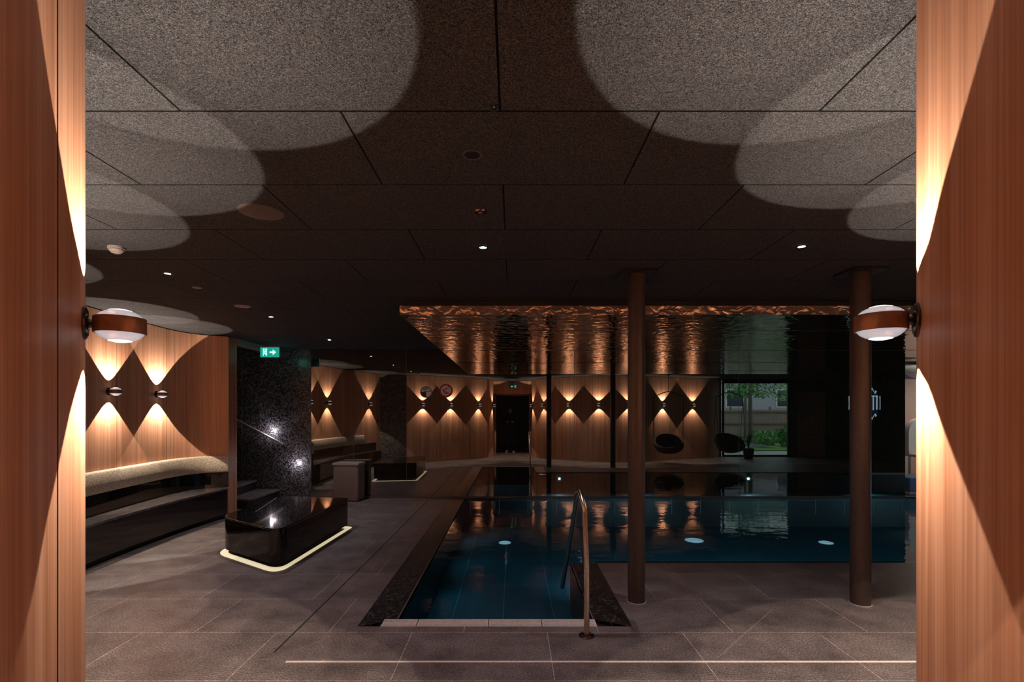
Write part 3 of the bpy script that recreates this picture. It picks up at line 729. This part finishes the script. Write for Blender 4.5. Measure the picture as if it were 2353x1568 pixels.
# round signs on the far wall
sx, sz = (1025 - 1178) * U, H + (948 - 898) * U
r = empty('prohibition_sign', (sx, D - .001, sz)); tag(r, 'round red ringed prohibition sign on the dark stone wall', 'sign')
bm = bmesh.new(); prism_y(bm, circle(.128), -.005, -.0005); f = obj('rim', bm, M['red'], r)
bm = bmesh.new(); prism_y(bm, circle(.098), -.008, -.005); f = obj('face', bm, M['sign_pink'], r)
bm = bmesh.new(); bar(bm, (-.07, .015), (.075, -.075), .018, -.011, -.008); obj('slash', bm, M['red'], r)
bm = bmesh.new()
for p, q in (((-.045, .01), (.045, .055)), ((-.045, .01), (-.06, -.03)), ((-.05, -.045), (.03, -.05))): bar(bm, p, q, .014, -.010, -.008)
prism_y(bm, circle(.012, 12, (.055, .075)), -.010, -.008); obj('diver_mark', bm, M['sign_dark'], r)
sx, sz = (979 - 1178) * U, H + (948 - 901) * U
r = empty('information_sign', (sx, D - .001, sz)); tag(r, 'round grey and white sign left of the red ringed one', 'sign')
bm = bmesh.new(); prism_y(bm, circle(.112), -.005, -.0005); obj('plate', bm, M['sign_grey'], r)
def sector(r_, a0, a1, n=14): return [(0, 0)] + [(r_ * math.cos(a0 + (a1 - a0) * i / n), r_ * math.sin(a0 + (a1 - a0) * i / n)) for i in range(n + 1)]
bm = bmesh.new(); prism_y(bm, sector(.108, PI, 1.5 * PI), -.007, -.005); obj('dark_quarter', bm, M['sign_dark'], r)
bm = bmesh.new(); prism_y(bm, sector(.095, 1.53 * PI, 2 * PI), -.008, -.005); obj('white_quarter', bm, M['sign_white'], r)
bm = bmesh.new()
prism_y(bm, [(-.10, .005), (-.04, .005), (-.05, .05), (-.075, .03)], -.009, -.005)
prism_y(bm, [(.02, .02), (.07, .02), (.075, .045), (.05, .055), (.02, .035)], -.009, -.005)
prism_y(bm, [(-.03, .02), (.01, .02), (.01, .035), (-.03, .035)], -.009, -.005); obj('swimmer_mark', bm, M['sign_white'], r)
# emblem of pale bars on navy
def emblem(loc, rz, sc, base, mark, nm, lab, cat):
    r = empty(nm, loc, rz); tag(r, lab, cat)
    if base:
        bm = bmesh.new(); prism_y(bm, [(x * .88, z) for x, z in circle(.345 * sc, 8)], -.006, -.0005); obj('backing', bm, base, r)
    bm = bmesh.new(); s = sc
    def B(a, b, wd=.022): bar(bm, (a[0] * s, a[1] * s), (b[0] * s, b[1] * s), wd * s, -.010, -.006)
    for sg in (1, -1):
        B((sg * .16, .14), (sg * .16, -.12), .024); B((sg * .225, .14), (sg * .225, -.11), .026); B((sg * .12, .14), (sg * .24, .14), .018); B((sg * .285, .0 + .14), (sg * .285, -.11), .012)
        for v in (1, -1):
            B((sg * .05, v * .33), (sg * .12, v * .33), .02); B((sg * .12, v * .33), (sg * .05, v * .245), .03); B((sg * .05, v * .245), (sg * .115, v * .19), .028)
            B((sg * .145, v * .29), (sg * .11, v * .23), .014); B((sg * .215, v * .235), (sg * .185, v * .19), .03); B((sg * .145, v * .27), (sg * .17, v * .22), .012)
    B((-.04, .30), (.04, .30)); B((-.04, -.30), (.04, -.30)); B((0, .12), (0, -.1), .016)
    obj('bar_pattern', bm, mark, r); return r
emblem(((1986 - 1178) * U, D - .001, H + (948 - 928) * U), 0, 1.02, M['navy'], M['pale'], 'wall_emblem', 'octagonal emblem of pale bars on navy behind the right column', 'emblem')

# ------------------------------------------------------------------ garden window, door (seen in the polished wall)
YW = .66
bm = bmesh.new()
gx0, gx1 = 7.62, 10.05
for x in (gx0, gx1 - .06): box(bm, x, x + .06, YW - .04, YW + .04, 0, HC)
box(bm, gx0, gx1, YW - .04, YW + .04, 0, .07); box(bm, gx0, gx1, YW - .04, YW + .04, HC - .14, HC)
win = struct(obj('window_1', bm, M['black']))
bm = bmesh.new(); box(bm, gx0 + .06, gx1 - .06, YW - .006, YW + .006, .07, HC - .14); obj('pane', bm, M['glass'], win)
bm = bmesh.new(); box(bm, gx1, 10.30, YW - .08, YW + .08, 0, HC); box(bm, 11.35, XR, YW - .08, YW + .08, 0, HC); box(bm, 10.30, 11.35, YW - .08, YW + .08, 2.35, HC); struct(obj('wall_window_side', bm, M['mosaic']))
bm = bmesh.new()
for x in (10.30, 11.29): box(bm, x, x + .06, YW - .04, YW + .04, 0, 2.35)
box(bm, 10.36, 11.29, YW - .04, YW + .04, 2.28, 2.35); box(bm, 10.36, 11.29, YW - .04, YW + .04, 0, .06)
dr = struct(obj('door_2', bm, M['wood_post']))
bm = bmesh.new(); box(bm, 10.36, 11.29, YW - .006, YW + .006, .06, 2.28); obj('door_leaf', bm, pbr('brown_glass', (.34, .25, .19), .3), dr)
bm = bmesh.new(); tube(bm, [(11.2, YW + .05, .9), (11.2, YW + .05, 1.3)], .012, 10); obj('door_handle', bm, M['steel'], dr, True)
emblem((10.78, YW + .012, 1.68), PI, .85, None, M['frost'], 'door_decal', 'faint frosted bar emblem mirrored on the brown glass door', 'decal')
# light switch on niche end
bm = bmesh.new(); q, t = near(SN, (-4.2, 3.3)); 
box(bm, -.03, .03, -.03, .03, -.03, .03); o = obj('wall_switch', bm, M['black'], loc=(q.x, q.y, 1.35)); tag(o, 'small black switch mirrored on the wood left of the dark gap', 'switch')

# ------------------------------------------------------------------ garden outside
gd = bmesh.new(); box(gd, 7.6, 26, -16, .57, -.14, -.02); struct(obj('floor_garden', gd, M['garden_ground']))
bm = bmesh.new(); box(bm, 7.7, 22, -9, -2.2, -.02, .03); tag(obj('lawn', bm, M['lawn']), 'bright green lawn outside the mirrored garden window', 'grass', kind='stuff')
def tree(x, y, h, r0, ncl, m, lab, lean=0.0):
    r = empty('garden_tree', (x, y, 0)); tag(r, lab, 'tree', 'garden trees')
    bm = bmesh.new(); tube(bm, [(0, 0, 0), (lean * .3, .02, h * .3), (lean * .6, 0, h * .65), (lean, .03, h)], [r0, r0 * .85, r0 * .75, r0 * .4], 12); obj('trunk', bm, M['bark'], r, True)
    bm = bmesh.new(); rn = random.Random(int(x * 100))
    for i in range(ncl):
        a = rn.uniform(0, 2 * PI); rr = rn.uniform(.1, 1.1); z = h + rn.uniform(-.7, .9); c = Vector((lean + rr * math.cos(a), rr * math.sin(a), z))
        s = rn.uniform(.04, .09); u = Vector((rn.uniform(-1, 1), rn.uniform(-1, 1), rn.uniform(-1, 1))).normalized(); v = u.orthogonal().normalized()
        bm.faces.new([bm.verts.new(c + u * s), bm.verts.new(c + v * s * .5), bm.verts.new(c - u * s), bm.verts.new(c - v * s * .5)])
    obj('foliage', bm, m, r)
tree(9.9, -2.0, 2.9, .11, 700, M['leaf'], 'tree with the thick straight trunk mirrored left in the garden window')
tree(10.9, -4.6, 3.0, .09, 700, M['leaf'], 'slim dark tree beside the thick trunk in the mirrored window')
tree(12.3, -3.1, 2.8, .13, 900, M['leaf_pale'], 'grey leaning tree in the middle of the mirrored window', .25)
tree(12.9, -.9, 2.6, .06, 1000, M['leaf_pale'], 'thin tree with pale leaves right in the mirrored window', -.2)
def bush(x, y, s, n, m, lab, nm='garden_bush'):
    r = empty(nm, (x, y, 0)); tag(r, lab, 'bush', 'garden bushes'); rn = random.Random(int(x * 77))
    bm = bmesh.new()
    for i in range(n):
        d = Vector((rn.gauss(0, 1), rn.gauss(0, 1), rn.gauss(0, 1))).normalized() * rn.uniform(.5, 1) ; c = Vector((d.x * s, d.y * s * .8, .55 * s + d.z * s * .55))
        q = rn.uniform(.05, .1); u = Vector((rn.uniform(-1, 1), rn.uniform(-1, 1), rn.uniform(0, 1))).normalized(); v = u.orthogonal().normalized()
        bm.faces.new([bm.verts.new(c + u * q), bm.verts.new(c + v * q * .5), bm.verts.new(c - u * q), bm.verts.new(c - v * q * .5)])
    obj('foliage', bm, m, r)
    bm = bmesh.new()
    for k2 in range(5): tube(bm, [(0, 0, 0), (.3 * s * math.cos(k2 * 1.3), .3 * s * math.sin(k2 * 1.3), .7 * s)], .015, 6)
    obj('stems', bm, M['bark'], r)
bush(11.3, -3.9, .75, 900, M['leaf_pale'], 'pale green bush beyond the lawn in the mirrored window')
bush(12.9, -4.3, .9, 900, M['leaf'], 'dark green bush beyond the lawn in the mirrored window')
bush(9.6, -3.2, .6, 700, M['leaf'], 'low green bush at the left of the mirrored window')
# fence
f0 = empty('garden_fence', (9, -6.5, 0)); tag(f0, 'wooden board fence with rails behind the mirrored garden', 'fence')
bm = bmesh.new()
for i in range(60): box(bm, i * .2, i * .2 + .185, 0, .025, .1, 1.75)
obj('boards', bm, M['fence'], f0)
for z in (.35, 1.0, 1.6):
    bm = bmesh.new(); box(bm, 0, 12, .03, .08, z, z + .06); obj('rail', bm, M['bark'], f0)
for i in range(7):
    bm = bmesh.new(); box(bm, i * 2, i * 2 + .09, -.05, .0, 0, 1.9); obj('post', bm, M['bark'], f0)
# shed with a sloping roof edge
sd = empty('garden_shed', (13.2, -1.6, 0)); tag(sd, 'brown boarded shed with a sloping roof edge right in the mirrored window', 'shed')
bm = bmesh.new(); prism_y(bm, [(0, 0), (3, 0), (3, 3.4), (1.7, 3.2), (0, 1.2)], -.6, 0); obj('wall', bm, M['shed'], sd)
bm = bmesh.new(); prism_y(bm, [(-.1, 1.1), (1.7, 3.25), (1.7, 3.4), (-.1, 1.25)], -.7, .12); obj('roof_edge', bm, M['bark'], sd)
hs = empty('neighbour_house', (8.5, -11, 0)); tag(hs, 'pale grey violet house behind the fence in the mirrored garden', 'house')
bm = bmesh.new(); box(bm, 0, 13, -3, 0, -.1, 3.6); obj('wall', bm, pbr('house_render', (.40, .38, .42), .8), hs)
bm = bmesh.new(); prism_y(bm, [(-.4, 3.6), (13.4, 3.6), (12.6, 4.5), (.4, 4.5)], -3.2, .4); obj('roof', bm, M['bark'], hs)
for i in range(4):
    bm = bmesh.new(); box(bm, 1.2 + i * 3, 2.3 + i * 3, 0, .05, 1.9, 3.0); wf = obj('window', bm, M['white'], hs)
    bm = bmesh.new(); box(bm, 1.27 + i * 3, 2.23 + i * 3, .05, .06, 1.97, 2.93); obj('pane', bm, M['navy'], wf)
# potted grass behind the chair
pt = empty('potted_palm', (8.25, 1.35, 0)); tag(pt, 'dark pot with long upright green leaves mirrored behind the right hanging chair', 'plant')
bm = bmesh.new(); lathe(bm, [(0, 0), (.14, 0), (.19, .35), (.17, .35), (.16, .32), (0, .32)], 24); obj('pot', bm, M['black'], pt, True)
bm = bmesh.new(); rn = random.Random(3)
for i in range(26):
    a = rn.uniform(0, 2 * PI); ln = rn.uniform(.5, .95); sp = rn.uniform(.1, .4); wd = .022
    n = Vector((-math.sin(a), math.cos(a), 0)); prev = None
    for k2 in range(6):
        f = k2 / 5; c = Vector((math.cos(a) * sp * f * f * 1.6, math.sin(a) * sp * f * f * 1.6, .32 + ln * f * (1 - .18 * f)))
        cur = (bm.verts.new(c + n * wd * (1 - f * .95)), bm.verts.new(c - n * wd * (1 - f * .95)))
        if prev: bm.faces.new((prev[0], prev[1], cur[1], cur[0]))
        prev = cur
obj('leaves', bm, M['leaf'], pt)

# ------------------------------------------------------------------ hanging chairs
def make_chair():
    r = empty('hanging_chair')
    bm = bmesh.new(); rings = []
    seg, st_ = 28, 10
    for j in range(st_ + 1):
        f = j / st_; ang = -PI / 2 + f * PI * .62; ring = []
        for i in range(seg):
            a = 2 * PI * i / seg; rr = .46 * math.cos(ang) * (1 + .03 * math.sin(3 * a))
            back = .5 + .5 * math.cos(a - PI / 2 - PI)          # the back (towards -y) rises
            z = .30 + (.40 * (1 + math.sin(ang))) * (.42 + .75 * back)
            ring.append((rr * math.cos(a), rr * math.sin(a), z))
        rings.append(ring)
    for s in (0,):
        vv = [[bm.verts.new(p) for p in ring] for ring in rings]
        for A, B in zip(vv, vv[1:]):
            for i in range(seg): bm.faces.new((A[i], A[(i + 1) % seg], B[(i + 1) % seg], B[i]))
        bm.faces.new(vv[0])
    o = obj('basket', bm, M['wicker'], r, True); md = o.modifiers.new('s', 'SOLIDIFY'); md.thickness = .03
    bm = bmesh.new(); lathe(bm, [(0, .36), (.26, .37), (.33, .42), (.31, .48), (.18, .50), (0, .50)], 28); obj('cushion', bm, M['cushion_dark'], r, True)
    bm = bmesh.new(); tube(bm, [(-.46, 0, 2.10), (-.2, 0, 2.22), (0, 0, 2.28), (.2, 0, 2.22), (.46, 0, 2.10)], .014, 10); obj('spreader_bar', bm, M['rope'], r, True)
    for s in (-1, 1):
        for y in (-.14, .14):
            bm = bmesh.new(); tube(bm, [(s * .46, 0, 2.10), (s * .445, y, .68)], .008, 8); obj('rope', bm, M['rope'], r, True)
    bm = bmesh.new(); tube(bm, [(0, 0, 2.28), (0, 0, HC - .02)], .008, 8); lathe(bm, [(0, HC - .001), (.05, HC - .001), (.04, HC - .03), (0, HC - .03)], 20); obj('hanger', bm, M['rope'], r, True)
    return r
c0 = make_chair(); c0.location = (4.92, 3.05, 0); c0.rotation_euler = (0, 0, .15); tag(c0, 'dark wicker hanging chair mirrored in front of the wooden wall', 'hanging chair', 'hanging chairs')
c1 = copy_tree(c0); c1.location = (7.0, 2.70, 0); c1.rotation_euler = (0, 0, -.1); tag(c1, 'dark wicker hanging chair mirrored in front of the garden window', 'hanging chair', 'hanging chairs')

# ------------------------------------------------------------------ lounge beyond the right end of the stone wall
bm = bmesh.new(); box(bm, 7.5, XR, 12.4, 12.6, 0, HC); struct(obj('wall_lounge', bm, M['beige_wall']))
bm = bmesh.new(); box(bm, 7.5, XR, 12.36, 12.4, HC - .36, HC - .2); struct(obj('trim_97', bm, M['violet']))
bm = bmesh.new(); box(bm, 7.3, 7.5, D + .2, 12.4, 0, HC); struct(obj('wall_lounge_left', bm, M['mosaic']))
area('lounge_light', (10, 11.0, HC - .05), (0, 0, 0), 2.4, 1.2, 42, (1, .84, .74))
Lc = lambda px, t: (px - 1178) * U * t
r = empty('dome_pendant', (Lc(2125, 1.22), 1.22 * D, 0)); tag(r, 'large white dome pendant lamp in the bright lounge at the far right', 'pendant lamp')
zt = H + (948 - 842) * U * 1.22
bm = bmesh.new(); lathe(bm, [(0, zt - .29), (.25, zt - .24), (.42, zt - .12), (.50, zt), (.0, zt)], 44); obj('shade', bm, M['white'], r, True)
bm = bmesh.new(); tube(bm, [(0, 0, zt), (0, 0, HC)], .006, 8); obj('cord', bm, M['black'], r)
r = empty('lounge_chair', (Lc(2130, 1.2), 1.2 * D, 0)); tag(r, 'white rounded lounge chair in the bright room at the far right', 'lounge chair')
zz = H + (948 - 1042) * U * 1.2
bm = bmesh.new(); prism_y(bm, rrect([(-.45, zz), (.45, zz), (.45, zz + .8), (-.45, zz + .8)], [.03, .03, .38, .38], 12), -.05, .10); obj('backrest', bm, M['white'], r, True)
bm = bmesh.new(); box(bm, -.45, .45, -.6, .1, zz - .07, zz - .005); bev(obj('seat', bm, M['white'], r), .02, 3)
for x in (-.38, .38):
    for y in (-.52, .02):
        bm = bmesh.new(); tube(bm, [(x, y, 0), (x, y, zz - .07)], .025, 12); obj('leg', bm, M['white'], r, True)
r = empty('daybed', (Lc(2125, 1.07), 1.07 * D, 0)); tag(r, 'low daybed with a blue pad on a white base at the far right', 'daybed')
z1 = H - (1095 - 948) * U * 1.07; z0 = H - (1130 - 948) * U * 1.07
bm = bmesh.new(); box(bm, -.5, .6, -.25, .4, max(z0, .05), z1); bev(obj('pad', bm, M['blue_pad'], r), .03, 3)
bm = bmesh.new(); box(bm, -.52, .62, -.27, .42, 0, max(z0, .05)); obj('base', bm, M['white'], r)

# ------------------------------------------------------------------ the photographer, mirrored in the doorway
def skinned(name, verts, edges_, radii, m, parent, sub=2, root=0):
    me = bpy.data.meshes.new(name); me.from_pydata(verts, edges_, []); me.materials.append(m)
    o = bpy.data.objects.new(name, me); COL.objects.link(o); o.parent = parent
    sk = o.modifiers.new('skin', 'SKIN'); sk.use_smooth_shade = True
    for i, v in enumerate(me.skin_vertices[0].data):
        rr = radii[i]; v.radius = rr if isinstance(rr, tuple) else (rr, rr); v.use_root = (i == root); v.use_loose = False
    ss = o.modifiers.new('sub', 'SUBSURF'); ss.levels = sub; ss.render_levels = sub
    return o
pe = empty('person', (-.10, -1.25, 0)); tag(pe, 'person in dark clothes standing in the mirrored doorway behind the camera', 'person')
V_ = [(0, 0, .95), (0, 0, 1.12), (0, .01, 1.30), (0, .01, 1.43), (0, .01, 1.50), (0, .03, 1.56),
      (.10, 0, .90), (.12, .02, .50), (.13, -.01, .10), (-.10, 0, .90), (-.13, .03, .50), (-.15, 0, .10),
      (.17, .01, 1.42), (.22, .04, 1.15), (.14, .24, 1.22), (-.17, .01, 1.42), (-.22, .04, 1.15), (-.14, .24, 1.22)]
E_ = [(0, 1), (1, 2), (2, 3), (3, 4), (4, 5), (0, 6), (6, 7), (7, 8), (0, 9), (9, 10), (10, 11), (3, 12), (12, 13), (13, 14), (3, 15), (15, 16), (16, 17)]
R_ = [(.15, .11), (.13, .10), (.16, .11), (.11, .085), .052, .05, .088, .062, .045, .088, .062, .045, .062, .045, .03, .062, .045, .03]
skinned('clothed_body', V_, E_, R_, M['cloth_dark'], pe)
bm = bmesh.new(); bmesh.ops.create_icosphere(bm, subdivisions=4, radius=1)
for v in bm.verts:
    x, y, z = v.co
    wdt = .076 * (1 - .18 * max(0, -z)); q = Vector((x * wdt, y * .095, z * .118))
    if y > .3: q.y += .006 * math.exp(-((z + .1) ** 2) / .03) * math.exp(-(x * x) / .02) * 4     # nose
    if y > .5: q.y -= .010 * (math.exp(-((z - .08) ** 2) / .01) * (math.exp(-((x - .38) ** 2) / .03) + math.exp(-((x + .38) ** 2) / .03)))  # eye sockets
    v.co = q + Vector((0, .035, 1.67))
obj('head', bm, M['skin'], pe, True)
for s in (-1, 1):
    bm = bmesh.new(); bmesh.ops.create_icosphere(bm, subdivisions=2, radius=.011, matrix=Matrix.Translation((s * .029, .112, 1.678))); obj('eye', bm, M['black'], pe, True)
    bm = bmesh.new(); bmesh.ops.create_icosphere(bm, subdivisions=2, radius=.02, matrix=Matrix.Translation((s * .075, .03, 1.665)) @ Matrix.Diagonal((.35, .7, 1.4, 1))); obj('ear', bm, M['skin'], pe, True)
bm = bmesh.new(); tube(bm, [(-.022, .120, 1.612), (0, .125, 1.610), (.022, .120, 1.612)], .004, 8); obj('mouth', bm, M['red'], pe, True)
bm = bmesh.new(); bmesh.ops.create_icosphere(bm, subdivisions=3, radius=1)
for v in list(bm.verts):
    if v.co.z < -.2 or (v.co.y > .55 and v.co.z < .55): bm.verts.remove(v)
for v in bm.verts: v.co = Vector((v.co.x * .083, v.co.y * .103 - .004, v.co.z * .125)) + Vector((0, .03, 1.68))
obj('hair', bm, M['hair'], pe, True)
for s in (-1, 1):
    wr = Vector((s * .14, .24, 1.22)); pal = wr + Vector((-s * .03, .055, .02)); kn = wr + Vector((-s * .045, .085, .03))
    vs_ = [wr, pal]; es_ = [(0, 1)]; rs_ = [.026, (.034, .018)]
    for k2 in range(4):
        b_ = kn + Vector((0, .004 * (1.5 - abs(k2 - 1.2)), .022 - k2 * .017)); ln = (.026, .030, .028, .021)[k2]
        m1 = b_ + Vector((-s * ln * .6, ln * .7, 0)); m2 = m1 + Vector((-s * ln * .85, -ln * .1, -.002)); m3 = m2 + Vector((-s * ln * .4, -ln * .6, -.002))
        i0 = len(vs_); vs_ += [b_, m1, m2, m3]; es_ += [(1, i0), (i0, i0 + 1), (i0 + 1, i0 + 2), (i0 + 2, i0 + 3)]; rs_ += [.010, .0088, .0082, .0072]
    th = wr + Vector((-s * .02, .03, .035)); i0 = len(vs_)
    vs_ += [th, th + Vector((-s * .02, .02, .022)), th + Vector((-s * .042, .028, .022))]; es_ += [(0, i0), (i0, i0 + 1), (i0 + 1, i0 + 2)]; rs_ += [.012, .010, .009]
    skinned('hand', [tuple(v) for v in vs_], es_, rs_, M['skin'], pe, 1)
    bm = bmesh.new(); prof = rrect([(-.045, -.07), (.045, -.07), (.05, .19), (-.05, .19)], [.03, .03, .045, .045], 6)
    n_ = len(prof); rings = []
    for z, sc_ in ((0, .95), (.03, 1.0), (.06, .9), (.10, .62)): rings.append([bm.verts.new((p.x * sc_ + s * .14 , (p.y * sc_ if z < .09 else p.y * .55), z)) for p in prof])
    for A, B in zip(rings, rings[1:]):
        for i in range(n_): bm.faces.new((A[i], A[(i + 1) % n_], B[(i + 1) % n_], B[i]))
    bm.faces.new(rings[0][::-1]); bm.faces.new(rings[-1]); obj('shoe', bm, M['shoe'], pe, True)
